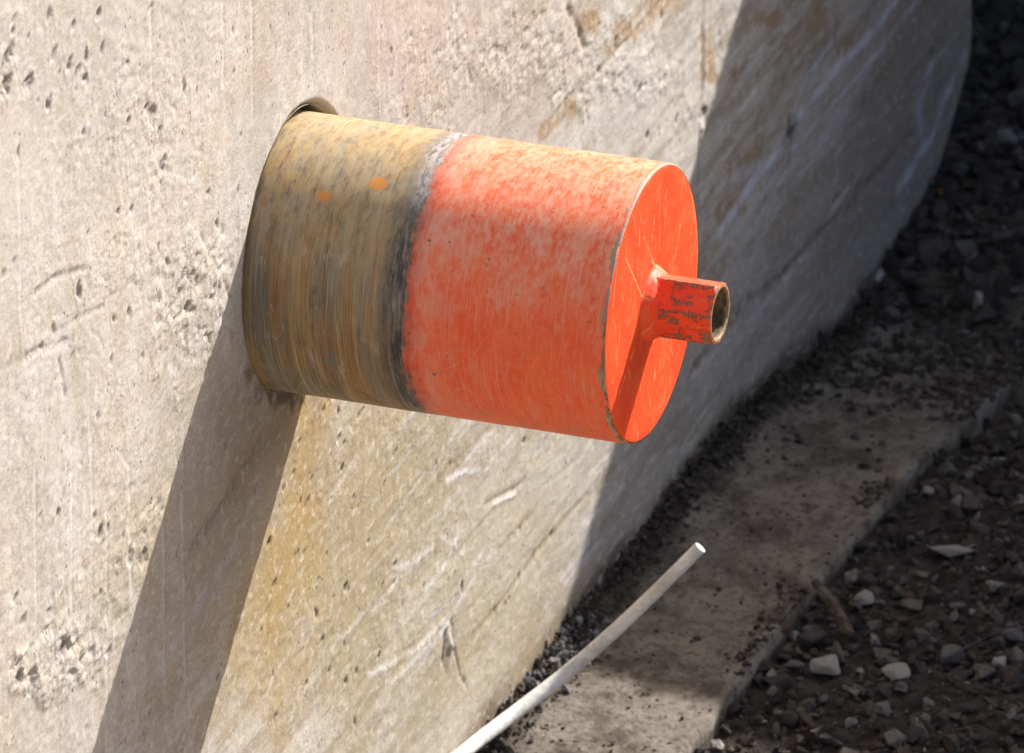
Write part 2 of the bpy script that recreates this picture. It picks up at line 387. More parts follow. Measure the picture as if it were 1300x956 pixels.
MS = {'dark': mat_simple('dark_stone', (0.040, 0.034, 0.030), (0.125, 0.108, 0.095), 60, 0.85, 0.0012),
      'grey': mat_simple('grey_stone', (0.10, 0.095, 0.09), (0.22, 0.21, 0.20), 70, 0.85, 0.0012),
      'pale': mat_simple('pale_stone', (0.30, 0.27, 0.23), (0.58, 0.54, 0.49), 60, 0.85, 0.0014),
      'brown': mat_simple('brown_stone', (0.06, 0.040, 0.028), (0.14, 0.095, 0.066), 70, 0.85, 0.0012),
      'rust': mat_simple('rusty_stone', (0.12, 0.06, 0.02), (0.30, 0.15, 0.05), 70, 0.85, 0.0012)}
MFAR = mat_simple('plain_concrete', (0.16, 0.14, 0.12), (0.26, 0.235, 0.21), 5, 0.9, 0.003, bs=60)

# ------------------------------------------------------------------ the concrete wall
HR, HY, HZ = 0.1030, 0.0020, 0.0018       # drilled hole: radius and centre
WEND = 1.592; FOOTZ = -0.588
def axis_steps(parts):
    out = [parts[0][0]]
    for a, b, h in parts:
        n = max(1, int(round((b - a) / h))); out += list(a + (b - a) * (np.arange(n) + 1) / n)
    return np.array(out)
ys = axis_steps([(-3.0, -0.75, .09), (-0.75, -0.64, .01), (-0.64, 0.50, .0016), (0.50, 0.95, .0024), (0.95, WEND, .0036)])
zs = axis_steps([(-0.80, -0.68, .02), (-0.68, 0.56, .0016), (0.56, 0.66, .01), (0.66, 1.30, .08)])
Yg, Zg = np.meshgrid(ys, zs, indexing='ij')
H = np.zeros_like(Yg)
u, v = Yg, Zg
H += 0.0050 * (fbm(u * 3, v * 3, 3, 3) - 0.5)
H += 0.0010 * (fbm(u * 26, v * 9, 8, 4) - 0.5)                  # board marks
H += 0.0010 * (fbm(u * 34, v * 45, 14, 4, 0.55) - 0.5)
H += 0.0010 * (fbm(u * 115, v * 190, 15, 3, 0.6) - 0.5) * (.35 + .9 * sstep(.42, .6, fbm(u * 8, v * 8, 16, 3)))
# base colour
C = np.empty(Yg.shape + (3,), np.float32)
t1 = fbm(u * 9, v * 5, 21, 5)[..., None]; t2 = fbm(u * 22, v * 12, 31, 5)[..., None]
C[:] = np.array((0.415, 0.383, 0.342))
def lay(mask, colr, k=1.0):
    mm = np.clip(mask, 0, 1)[..., None] * k
    C[:] = C * (1 - mm) + np.array(colr, np.float32) * mm
lay(sstep(0.42, 0.62, t1[..., 0]), (0.47, 0.425, 0.375))
lay(sstep(0.52, 0.70, t2[..., 0]), (0.42, 0.345, 0.265), 0.45)
lay(sstep(0.56, 0.75, fbm(u * 14, v * 9, 71, 5)), (0.50, 0.475, 0.45), 0.6)
LOW = sstep(-.02, -.22, v + .35 * np.clip(-u, 0, 1) - .25 * np.clip(u, 0, 1) + .10 * (fbm(u * 6, v * 6, 45, 3) - .5))     # lower, trowelled zone
LOW = np.maximum(LOW, .8 * sstep(.35, .65, u))
st = fbm(u * 55, v * 6, 41, 4)
lay(sstep(0.52, 0.72, st) * (1 - LOW), (0.53, 0.50, 0.47), 0.30)
lay(sstep(0.48, 0.32, st) * (1 - LOW), (0.36, 0.31, 0.26), 0.16)
dg = fbm(u * 11, v * 75, 42, 5, .65)                    # rub marks running along the wall
lay(sstep(0.50, 0.60, dg) * LOW, (0.56, 0.52, 0.46), 0.60)
lay(sstep(0.49, 0.40, dg) * LOW, (0.29, 0.22, 0.14), 0.50)
H += .0006 * (dg - .5) * LOW * 2
gr = fbm(u * 100, v * 170, 43, 3, .6)
lay(sstep(0.54, 0.72, gr), (0.54, 0.51, 0.47), 0.25)
lay(sstep(0.46, 0.28, gr), (0.30, 0.24, 0.18), 0.22)
RG = np.zeros_like(Yg)

def px_of(y, z):
    """survey picture coordinates of wall points (arrays)"""
    X0 = -CAM.x; dy = y - CAM.y; dz = z - CAM.z
    r = RIGHT.x * X0 + RIGHT.y * dy + RIGHT.z * dz
    q = UP.x * X0 + UP.y * dy + UP.z * dz
    d = -(BACK.x * X0 + BACK.y * dy + BACK.z * dz)
    return 650 + FPX * r / d, 478 - FPX * q / d
PX, PY = px_of(Yg, Zg)
def soft(cx, cy, rx, ry, ang=0.0, ns=0.5, seed=50, fr=60):
    """soft blotch on the wall centred where the survey picture has it, wall-plane noise on its edge"""
    a = math.radians(ang); dx = PX - cx; dy = PY - cy
    e = ((dx * math.cos(a) + dy * math.sin(a)) / rx) ** 2 + ((-dx * math.sin(a) + dy * math.cos(a)) / ry) ** 2
    return sstep(1.25, 0.35, np.sqrt(e) + ns * (fbm(u * fr, v * fr, seed, 3) - 0.5) * 2)
# cast surface below the bit is smoother, ochre slurry stain, and yellow bounce light off the bit painted in
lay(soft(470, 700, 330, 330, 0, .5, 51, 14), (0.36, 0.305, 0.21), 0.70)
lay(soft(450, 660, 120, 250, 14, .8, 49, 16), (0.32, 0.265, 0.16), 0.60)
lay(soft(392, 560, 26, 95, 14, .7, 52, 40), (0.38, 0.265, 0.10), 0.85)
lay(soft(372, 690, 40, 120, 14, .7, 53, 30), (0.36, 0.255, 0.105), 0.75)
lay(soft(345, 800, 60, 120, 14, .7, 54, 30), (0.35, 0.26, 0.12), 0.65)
lay(soft(640, 800, 150, 90, -50, .6, 55, 20), (0.40, 0.33, 0.21), 0.5)
lay(soft(670, 640, 170, 80, -50, .6, 56, 20), (0.50, 0.46, 0.38), 0.5)
lay(soft(760, 130, 150, 110, -50, .6, 57, 20), (0.56, 0.53, 0.49), 0.55)
lay(soft(60, 300, 90, 160, 0, .6, 58, 12), (0.49, 0.46, 0.42), 0.5)
lay(soft(90, 60, 150, 110, 0, .6, 59, 12), (0.42, 0.39, 0.355), 0.5)
lay(soft(620, 60, 150, 110, 0, .6, 60, 12), (0.42, 0.34, 0.28), 0.5)
# rust-brown stains, upper middle and right
for (cx, cy, rx, ry, an) in ((830, 8, 40, 22, -40), (790, 40, 22, 12, -50), (745, 25, 18, 22, 0), (900, 70, 10, 30, 0), (903, 98, 14, 12, 0), (770, 62, 8, 14, 0),
                             (725, 140, 20, 18, -40), (700, 160, 22, 10, -40), (1040, 25, 22, 34, 20), (980, 25, 20, 12, 0), (935, 92, 8, 8, 0),
                             (1075, 60, 18, 30, -50), (945, 205, 40, 14, -50), (925, 265, 24, 20, -50), (1115, 100, 14, 30, 10), (1000, 350, 30, 10, -50)):
    lay(soft(cx, cy, rx, ry, an, .9, 61, 70), (0.33, 0.20, 0.085), 0.70)
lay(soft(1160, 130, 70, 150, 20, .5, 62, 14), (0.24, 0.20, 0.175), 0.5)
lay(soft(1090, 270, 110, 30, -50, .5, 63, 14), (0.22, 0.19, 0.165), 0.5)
lay(sstep(.85, 1.5, Yg + .3 * (fbm(u * 7, v * 7, 67, 4) - .5)), (0.21, 0.18, 0.155), 0.55)  # deepening shade towards the far end, painted into the wall colour
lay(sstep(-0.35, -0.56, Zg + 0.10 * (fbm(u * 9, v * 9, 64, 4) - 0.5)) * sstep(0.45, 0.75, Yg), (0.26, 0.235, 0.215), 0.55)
# damp dirty strip along the foot
lay(sstep(-0.555, -0.575, Zg + .055 * sstep(.85, 1.30, Yg) + 0.03 * (fbm(u * 14, v * 14, 65, 4) - 0.5)) , (0.085, 0.066, 0.05), 0.88)
lay(sstep(-0.53, -0.57, Zg + 0.06 * (fbm(u * 20, v * 9, 66, 4) - 0.5)) * sstep(.62, .5, Yg), (0.24, 0.18, 0.11), 0.45)

def region(y0, y1, z0, z1):
    a, b = np.searchsorted(ys, [y0, y1]); c, d = np.searchsorted(zs, [z0, z1])
    return slice(max(a, 0), min(b + 1, len(ys))), slice(max(c, 0), min(d + 1, len(zs)))
def pit(px, py, ry, rz, depth, dark=0.75, tilt=0.0, colr=(0.11, 0.09, 0.08), lip=0.0):
    y, z = wp(px, py) if px is not None else py
    R_ = max(ry, rz) * 1.9
    s = region(y - R_, y + R_, z - R_, z + R_)
    yy = Yg[s] - y; zz = Zg[s] - z
    c_, s_ = math.cos(tilt), math.sin(tilt)
    a = yy * c_ + zz * s_; b = -yy * s_ + zz * c_
    r = np.sqrt((a / ry) ** 2 + (b / rz) ** 2) + 1.5 * (fbm(Yg[s] * 210, Zg[s] * 210, 77, 3, .6) - 0.5)
    k = sstep(1.0, 0.30, r)
    H[s] -= depth * k
    if lip: H[s] += lip * np.exp(-((r - 1.25) / 0.25) ** 2)
    C[s] = C[s] * (1 - dark * k[..., None]) + np.array(colr) * dark * k[..., None]
def stroke(pts, width, depth, colr=None, k=0.5, jag=0.3, seed=80):
    """groove (depth>0) or ridge (depth<0) with an optional colour along a polyline"""
    P = [wp(*p) for p in pts]
    for (y0, z0), (y1, z1) in zip(P[:-1], P[1:]):
        m_ = width * 3
        s = region(min(y0, y1) - m_, max(y0, y1) + m_, min(z0, z1) - m_, max(z0, z1) + m_)
        yy = Yg[s] + 0.006 * jag * (fbm(Yg[s] * 70, Zg[s] * 70, seed, 3) - 0.5) * 2; zz = Zg[s]
        L2 = (y1 - y0) ** 2 + (z1 - z0) ** 2
        t = np.clip(((yy - y0) * (y1 - y0) + (zz - z0) * (z1 - z0)) / L2, 0, 1)
        d = np.hypot(yy - y0 - t * (y1 - y0), zz - z0 - t * (z1 - z0))
        f = np.exp(-(d / width) ** 2) * (0.35 + 0.65 * sstep(0.35, 0.6, fbm(Yg[s] * 90, Zg[s] * 90, seed + 1, 2)))
        H[s] -= depth * f
        if colr is not None:
            C[s] = C[s] * (1 - k * f[..., None]) + np.array(colr) * k * f[..., None]
DK = (0.12, 0.10, 0.09); BR = (0.27, 0.19, 0.11); LI = (0.62, 0.60, 0.60); BL = (0.56, 0.58, 0.70)
# named pits of the upper left corner
for (px, py, ry, rz, dp) in ((8, 108, .013, .012, .007), (3, 92, .008, .008, .005), (38, 108, .010, .011, .005), (42, 98, .006, .005, .003),
        (63, 132, .006, .008, .004), (66, 122, .004, .004, .003), (90, 84, .007, .009, .004), (102, 90, .006, .006, .004), (99, 98, .005, .004, .004),
        (111, 101, .005, .007, .004), (112, 72, .004, .009, .004), (78, 91, .004, .004, .003), (12, 66, .010, .009, .004), (8, 80, .009, .012, .005), (70, 66, .007, .006, .003),
        (16, 40, .006, .005, .004), (38, 47, .004, .004, .003), (95, 32, .006, .005, .003), (64, 20, .006, .009, .003), (127, 18, .005, .006, .004),
        (18, 24, .008, .004, .003), (193, 9, .007, .005, .003), (192, 146, .010, .012, .004), (187, 135, .005, .005, .003), (164, 155, .004, .005, .004), (203, 165, .006, .004, .003),
        (207, 205, .008, .009, .004), (107, 168, .005, .006, .003), (135, 147, .0032, .0032, .002), (234, 110, .003, .009, .002), (250, 115, .003, .006, .002),
        (263, 244, .005, .005, .003), (245, 220, .004, .006, .002), (306, 171, .003, .004, .002), (297, 90, .003, .004, .002), (50, 128, .003, .004, .002),
        (150, 268, .005, .004, .003), (211, 335, .005, .008, .003), (228, 355, .006, .005, .003), (143, 403, .0035, .006, .003), (98, 366, .006, .012, .004),
        (18, 331, .006, .005, .002), (3, 348, .006, .006, .002), (46, 370, .010, .004, .002), (67, 418, .004, .006, .002), (111, 296, .003, .003, .002),
        (178, 453, .004, .004, .003), (140, 455, .004, .006, .002), (90, 450, .005, .003, .002), (237, 391, .007, .008, .003),
        (126, 673, .007, .009, .004), (135, 670, .004, .005, .003), (48, 655, .0045, .004, .003), (70, 652, .005, .004, .003), (178, 711, .006, .008, .003),
        (18, 760, .006, .006, .003), (27, 787, .006, .006, .003), (58, 776, .005, .004, .003), (124, 755, .006, .005, .003), (78, 820, .012, .012, .006),
        (68, 835, .009, .009, .005), (20, 857, .012, .008, .005), (182, 700, .005, .01, .003), (155, 680, .004, .005, .002)):
    pit(px, py, ry * .95, rz * .72, dp * .5, 0.60, 0.2, DK, dp * 0.10)
# named pits below the bit and in its shadow
for (px, py, ry, rz, dp) in ((410, 521, .005, .005, .004), (455, 526, .008, .005, .004), (459, 520, .005, .004, .003), (430, 556, .006, .005, .004), (436, 563, .004, .004, .003),
        (434, 593, .005, .005, .004), (422, 500, .005, .006, .003), (440, 503, .004, .004, .003), (500, 575, .006, .004, .003), (486, 616, .005, .004, .003), (447, 631, .004, .004, .003), (454, 643, .003, .003, .002),
        (466, 688, .005, .005, .004), (437, 745, .006, .006, .005), (441, 748, .004, .003, .003), (484, 743, .004, .004, .003), (414, 703, .003, .005, .003),
        (422, 757, .003, .003, .002), (455, 775, .003, .003, .002), (480, 832, .005, .005, .005), (408, 812, .005, .005, .003), (417, 851, .003, .004, .003), (430, 852, .003, .003, .002),
        (388, 640, .008, .004, .003), (383, 706, .010, .004, .003), (402, 737, .007, .005, .003), (345, 745, .009, .007, .004), (330, 800, .004, .004, .003), (378, 700, .004, .003, .003),
        (302, 565, .003, .004, .003), (289, 565, .003, .003, .003), (329, 635, .003, .003, .003), (340, 689, .006, .005, .004), (353, 643, .003, .003, .003),
        (276, 857, .006, .005, .003), (598, 515, .004, .004, .003), (553, 588, .003, .004, .003), (536, 745, .004, .004, .003), (499, 740, .003, .005, .003), (500, 716, .004, .004, .003),
        (575, 727, .003, .003, .002), (630, 690, .003, .003, .002), (700, 640, .003, .003, .002), (640, 765, .005, .004, .003), (380, 560, .006, .004, .003), (372, 600, .004, .004, .003),
        (360, 620, .004, .005, .003), (394, 610, .004, .004, .003), (420, 632, .004, .003, .003), (345, 855, .003, .004, .003), (388, 868, .004, .004, .003), (365, 770, .004, .004, .003)):
    pit(px, py, ry * .9, rz * .55, dp * .55, 0.75, 0.3, (0.10, 0.08, 0.055), dp * 0.1)
# darker specks on the shaded far part
for (px, py, r, dp) in ((1183, 72, .010, .004), (1083, 232, .009, .004), (1060, 257, .008, .003), (972, 260, .006, .003), (952, 382, .006, .003), (941, 398, .006, .003), (1095, 128, .008, .003), (840, 632, .005, .003),
                        (893, 147, .009, .004), (897, 143, .006, .003), (810, 110, .005, .003), (858, 151, .004, .002), (820, 172, .004, .002)):
    pit(px, py, r, r, dp, 0.75, 0, DK)
# random small blowholes
for k in range(480):
    y = rng.uniform(-0.63, 1.2); z = rng.uniform(-0.55, 0.52); r = 0.0013 + 0.0022 * rng.random() ** 3.5
    pit(None, (y, z), r * rng.uniform(.8, 1.6), r * rng.uniform(.9, 2.4), r * 0.7, rng.uniform(.35, .8), rng.uniform(-.3, .5), (0.15, 0.12, 0.095))
# rough, spalled skin
def rough(mask, amp, fr=150, seed=90, pale=0.3):
    n = fbm(u * fr * .62, v * fr * 1.05, seed, 3, 0.6)
    rid = 1 - np.abs(2 * n - 1) * 2.2
    H[:] += mask * amp * .72 * (np.clip(rid, -1, 1) * 0.6 + (n - 0.5) * 1.2)
    lay(mask * sstep(0.55, 0.72, n), (0.55, 0.51, 0.46), pale)
    RG[:] = np.maximum(RG, mask)
rough(soft(255, 400, 75, 120, 8, .9, 91, 30), 0.0032, 130, 92)
rough(soft(170, 330, 80, 60, 0, .9, 93, 30) * 0.6, 0.0022, 150, 94)
rough(soft(700, 70, 160, 70, 10, .9, 95, 30) * 0.8, 0.0026, 120, 96)
rough(soft(560, 90, 110, 90, 0, .9, 97, 30) * 0.6, 0.0020, 140, 98)
rough(soft(190, 160, 90, 110, 0, .9, 99, 30) * 0.5, 0.0020, 160, 100)
rough(soft(70, 840, 70, 40, -30, .9, 101, 40), 0.0045, 110, 102, .6)
rough(soft(180, 690, 30, 90, 20, .9, 103, 40) * .8, 0.0032, 120, 104)
rough(soft(120, 740, 60, 100, 0, .9, 105, 40) * .5, 0.0020, 140, 106)
rough(soft(640, 720, 60, 90, -50, .9, 109, 40) * .4, 0.0012, 140, 110)
rough(soft(560, 560, 160, 40, 10, .9, 107, 40) * .4, 0.0016, 140, 108)
RG[:] = np.maximum(RG, 0.35 * sstep(0.45, 0.6, fbm(u * 7, v * 7, 111, 3)) * sstep(.5, .2, Yg))
# scratches, seams, cracks
stroke([(73, 457), (78, 478), (81, 500)], .0022, .0014, DK, .6, .1)
stroke([(34, 378), (70, 352), (112, 339)], .0022, .0012, DK, .3)
stroke([(10, 465), (50, 442), (90, 431)], .0024, .0014, DK, .35)
stroke([(66, 424), (95, 405), (130, 388)], .0018, .001, DK, .3)
stroke([(250, 290), (275, 340), (300, 390)], .0020, .001, DK, .2)
for x_, y0_, y1_ in ((40, 600, 866), (85, 610, 930), (112, 560, 866), (131, 640, 950), (160, 560, 760), (230, 540, 866), (205, 640, 900), (22, 180, 420), (280, 0, 120), (318, 0, 150), (190, 0, 120), (478, 30, 140), (395, 20, 110)):
    stroke([(x_, y0_), (x_ + 1, (y0_ + y1_) / 2), (x_ + 2, y1_)], .0024, -.00022, LI, .40, .25)
    stroke([(x_ + 4, y0_), (x_ + 5, y1_)], .0014, .0003, DK, .15, .15)
stroke([(893, -20), (892, 90), (889, 160), (887, 260)], .0040, .001, (0.33, .27, .2), .5, .2)
stroke([(897, -20), (896, 90), (893, 160), (891, 260)], .0040, -.001, LI, .4, .2)
stroke([(775, 590), (740, 630), (700, 678), (660, 730), (627, 776), (600, 808)], .0030, .0010, BR, .50, 1.0)
stroke([(700, 678), (676, 705)], .0035, .0015, BR, .7, .8)
stroke([(690, 865), (720, 790), (770, 700)], .003, .001, BR, .3, .8)
stroke([(565, 612), (590, 598), (608, 594)], .0030, -.0004, LI, .8, 1.2)
stroke([(556, 655), (580, 625), (585, 600)], .0026, -.0004, BL, .45, 1.2)
stroke([(500, 722), (530, 712), (548, 696)], .0028, -.0004, LI, .7, 1.2)
stroke([(505, 755), (525, 752)], .0028, -.0004, LI, .5, 1.2)
stroke([(560, 680), (575, 694), (588, 700)], .0026, -.0004, LI, .85, 1.2)
stroke([(584, 672), (574, 690), (560, 725), (540, 750)], .0030, -.0004, LI, .75, 1.2)
stroke([(465, 858), (500, 842), (530, 822), (560, 792)], .0026, -.0004, LI, .65, 1.2)
stroke([(498, 866), (530, 835), (572, 790)], .0026, -.0004, LI, .6, 1.2)
stroke([(615, 640), (650, 622), (664, 610)], .0026, .001, BR, .4, .4)
stroke([(625, 640), (652, 628)], .0022, -.001, LI, .6, .4)
stroke([(505, 545), (530, 518), (552, 524)], .0030, -.0008, BL, .5, .5)
stroke([(330, 560), (300, 610), (262, 672), (240, 700)], .0048, .0014, DK, .40, .8)
stroke([(360, 560), (330, 620), (300, 680)], .0030, .001, BL, .2, .8)
stroke([(300, 690), (250, 770), (200, 850)], .0060, .0006, BL, .25, .8)
for k in range(110):                     # many small scrapes running along the lower and far parts
    x_ = rng.uniform(410, 900) if k < 70 else rng.uniform(900, 1220)
    y_ = rng.uniform(540, 870) if k < 70 else rng.uniform(0, 420)
    y0_, z0_ = wp(x_, y_); ln = rng.uniform(.03, .13); tl = rng.normal(0.0, .10)
    q0_ = px_of(y0_, z0_); q1_ = px_of(y0_ + ln, z0_ + ln * tl)
    cc_ = [LI, LI, BR, (0.36, .30, .22), BL][rng.integers(5)]
    stroke([(float(q0_[0]), float(q0_[1])), (float(q1_[0]), float(q1_[1]))], rng.uniform(.0014, .0034), rng.choice([-.0003, .0004]), cc_, rng.uniform(.25, .6), 1.0, 83 + k % 5)
for k in range(26):
    x_ = rng.uniform(0, 300); y_ = rng.uniform(250, 860); y0_, z0_ = wp(x_, y_); an = rng.uniform(-1.4, 1.4); ln = rng.uniform(.02, .07)
    q1_ = px_of(y0_ + ln * math.cos(an), z0_ + ln * math.sin(an))
    stroke([(float(x_), float(y_)), (float(q1_[0]), float(q1_[1]))], .0016, .0005, [LI, DK][k % 2], .22, 1.0, 83)
# chip with a sliver of stone in it
stroke([(572, 790), (565, 806), (562, 838), (567, 850)], .0030, .0020, DK, .6, .4)
stroke([(568, 796), (570, 820), (571, 842)], .0036, -.0018, (0.5, .48, .42), .8, .4)
stroke([(574, 794), (577, 826), (584, 856), (592, 872)], .0018, .0012, BR, .5, .4)
# bluish rub marks running along the far part
stroke([(1145, -10), (1100, 50), (1060, 90), (1015, 150), (985, 200), (950, 245), (915, 300)], .0056, -.0008, BL, .80, .3)
stroke([(1170, -10), (1110, 70), (1070, 118), (1010, 190), (960, 262), (930, 310)], .0040, -.0006, BL, .45, .3)
stroke([(1120, 60), (1050, 170), (1010, 230)], .0060, 0, BL, .25, .5)
stroke([(985, 210), (940, 222), (915, 236)], .0080, 0, BL, .3, .5)
stroke([(1225, 70), (1200, 120), (1180, 180), (1150, 225), (1140, 240)], .0070, -.001, BL, .55, .3)
stroke([(1030, 100), (1000, 180), (1010, 130)], .0050, .0005, DK, .15, .3)
stroke([(1180, 90), (1165, 140), (1175, 190)], .0100, 0, BL, .3, .5)
stroke([(890, 470), (960, 395), (1030, 320)], .0110, 0, BL, .22, .5)
stroke([(1090, 255), (1040, 300), (1000, 345), (940, 400), (880, 470)], .0055, .002, DK, .45, .5)
stroke([(1160, 170), (1120, 215), (1085, 250)], .0055, .002, DK, .35, .8)
# small cross somebody marked on the wall
stroke([(1003, 148), (1005, 180), (1003, 208)], .0036, .0005, (0.07, .07, .08), .85, .02)
stroke([(1012, 158), (1003, 168), (995, 180)], .0050, .0005, (0.06, .06, .07), .95, .02)
stroke([(850, -10), (800, 45), (760, 90), (715, 130), (690, 165)], .0034, .0009, BR, .40, 1.4)
stroke([(720, 10), (737, 45), (741, 58)], .0040, .002, BR, .5, .3)
# worn edge of the hole
RH = np.hypot(Yg - HY, Zg - HZ)
H -= 0.0010 * sstep(HR + .005, HR, RH) * (0.4 + fbm(u * 90, v * 90, 120, 2))
RC = np.hypot(Yg - .0036, Zg - .0022)                 # spalled upper edge
H -= 0.0032 * sstep(.1062, .1035, RC + .0016 * (fbm(u * 60, v * 60, 121, 3) - .5)) * sstep(-.25, .25, (Yg * .45 + Zg) / np.maximum(RH, .01))
lay(sstep(.1066, .1050, RC) * sstep(-.2, .2, (Yg * .5 + Zg) / np.maximum(RH, .01)), (0.42, 0.36, 0.28), .8)
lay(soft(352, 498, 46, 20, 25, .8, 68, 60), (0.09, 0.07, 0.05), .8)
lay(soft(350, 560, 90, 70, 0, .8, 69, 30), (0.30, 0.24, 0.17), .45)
lay(sstep(HR + .005, HR, RH), (0.36, 0.31, 0.25), 0.4)

# broken lower corner at the far end
yend = WEND - 0.165 * np.clip((-0.53 - zs) / 0.12, 0, 1) ** 1.1 + 0.010 * (vnoise(zs * 40, zs * 0 + 3.2, 130) - 0.5)
Yd = np.minimum(Yg, yend[None, :])
# snap grid corners onto the hole edge
h_ = 0.0016 * 0.74
ang = np.arctan2(Zg - HZ, Yg - HY); near = np.abs(RH - HR) < h_
Yd = np.where(near, HY + HR * np.cos(ang), Yd); Zd = np.where(near, HZ + HR * np.sin(ang), Zg)
co = np.stack([H, Yd, Zd], -1).reshape(-1, 3)
F = grid_faces(len(ys), len(zs))
inside = ((RH < HR) & ~near).ravel()
F = F[~inside[F].any(1)]
allin = (near | (RH < HR)).ravel()
F = F[~allin[F].all(1)]
used = np.zeros(len(co), bool); used[F.ravel()] = True
remap = np.cumsum(used) - 1
colv = np.clip(C.reshape(-1, 3)[used], 0.01, 0.9); rgv = RG.reshape(-1)[used]
n0 = used.sum()
# block behind the face (sides and back)
def ring_idx():
    nu, nv = len(ys), len(zs)
    a = [i * nv for i in range(nu)] + [(nu - 1) * nv + j for j in range(1, nv)] + [i * nv + nv - 1 for i in range(nu - 2, -1, -1)] + [j for j in range(nv - 2, 0, -1)]
    return np.array(a)
rid = ring_idx(); rc = co[rid].copy(); rc[:, 0] = -0.25
co2 = np.concatenate([co[used], rc]); k = len(rid)
a0 = remap[rid]; a1 = np.roll(a0, -1); b0 = n0 + np.arange(k); b1_ = np.roll(b0, -1)
F2 = np.concatenate([remap[F], np.stack([a1, a0, b0, b1_], 1)])
me = from_np('concrete_wall', co2, F2)
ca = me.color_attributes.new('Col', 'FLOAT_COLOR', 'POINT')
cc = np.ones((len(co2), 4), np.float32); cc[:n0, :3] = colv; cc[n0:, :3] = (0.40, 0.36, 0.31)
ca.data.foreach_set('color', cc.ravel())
ra = me.attributes.new('Rough', 'FLOAT', 'POINT')
rr_ = np.zeros(len(co2), np.float32); rr_[:n0] = rgv; ra.data.foreach_set('value', rr_)
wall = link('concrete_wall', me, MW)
tag(wall, 'weathered beige concrete wall with pits and scratches, a round hole drilled through it', 'wall')
# lining of the drilled hole
N = 200; xs = np.array([0.0006, -0.004, -0.02, -0.05, -0.12, -0.25])
th = np.linspace(0, 2 * np.pi, N + 1)[:-1]
co = []
for i, x in enumerate(xs):
    rr = HR + (0.0006 if i == 0 else -0.0006) + 0.0007 * np.sin(th * 5 + i)
    co.append(np.stack([np.full(N, x - 0.0016 * (i == 0)), HY + rr * np.cos(th), HZ + rr * np.sin(th)], 1))
co = np.concatenate(co)
f = []
for i in range(len(xs) - 1):
    for j in range(N): f.append((i * N + j, (i + 1) * N + j, (i + 1) * N + (j + 1) % N, i * N + (j + 1) % N))
me = from_np('hole_lining', co, np.array(f))
MH = mat_simple('cut_concrete', (0.30, 0.25, 0.19), (0.46, 0.40, 0.32), 70, 0.85, 0.0008)
hl = link('hole_lining', me, MH, wall)

# ------------------------------------------------------------------ the core drill bit
bit = bpy.data.objects.new('core_drill_bit', None); col.objects.link(bit); bit.empty_display_size = 0.1
tag(bit, 'large core drill bit, orange outside and bare rusty steel inside, sticking out of the wall', 'drill bit')
L = 0.269; R = 0.1
def tube(name, x0, x1, step, mat, parent, extra=None):
    n = max(2, int((x1 - x0) / step) + 1); xs = np.linspace(x0, x1, n)
    N = 256; th = np.linspace(-np.pi, np.pi, N + 1)      # seam on the side turned from the camera
    rad = np.full(n, R)
    if extra: rad = extra(xs)
    co = []; uv = []
    for x, r in zip(xs, rad):
        d = 0.00035 * (vnoise(th * 3 + 40, np.full_like(th, x * 30 + 7), 140) - 0.5)
        rr = r + d
        co.append(np.stack([np.full(N + 1, x), -rr * np.cos(th), rr * np.sin(th)], 1))
        uv.append(np.stack([np.full(N + 1, x), th * R, np.zeros(N + 1)], 1))
    co = np.concatenate(co); uv = np.concatenate(uv)
    F = grid_faces(n, N + 1)[:, ::-1]
    me = from_np(name, co, F)
    at = me.attributes.new('cyl', 'FLOAT_VECTOR', 'POINT'); at.data.foreach_set('vector', uv.astype(np.float32).ravel())
    return link(name, me, mat, parent)
tube('steel_tube', -0.20, 0.1065, .003, MB, bit)
tube('scorched_ring', 0.1065, 0.1205, .002, MB, bit)
def rim(xs):
    t = np.clip((xs - (L - .0022)) / .0022, 0, 1); return R - 0.0014 * (1 - np.sqrt(1 - t * t * 0.999))
sl = tube('painted_tube', 0.1205, L, .0004, MB, bit, rim)
# end plate: disc set into the tube with a fine rounded edge
def lathe(name, prof, mat, parent, N=192, shape=None, smooth=True):
    th = np.linspace(0, 2 * np.pi, N + 1)[:-1]; co = []
    for i, (x, r) in enumerate(prof):
        rr = np.full(N, r) if shape is None else shape(i, r, th)
        co.append(np.stack([np.full(N, x), -rr * np.cos(th), rr * np.sin(th)], 1))
    co = np.concatenate(co); n = len(prof); f = []
    for i in range(n - 1):
        for j in range(N): f.append((i * N + j, i * N + (j + 1) % N, (i + 1) * N + (j + 1) % N, (i + 1) * N + j))
    me = from_np(name, co, np.array(f)[:, ::-1])
    return link(name, me, mat, parent, smooth)
lathe('end_plate', [(L - .006, R - .0016), (L - .0003, R - .0014), (L, R - .0022), (L + .0001, R - .01), (L + .0002, .07), (L + .0003, .05), (L + .0003, .033), (L + .0003, .018)], MP, bit)
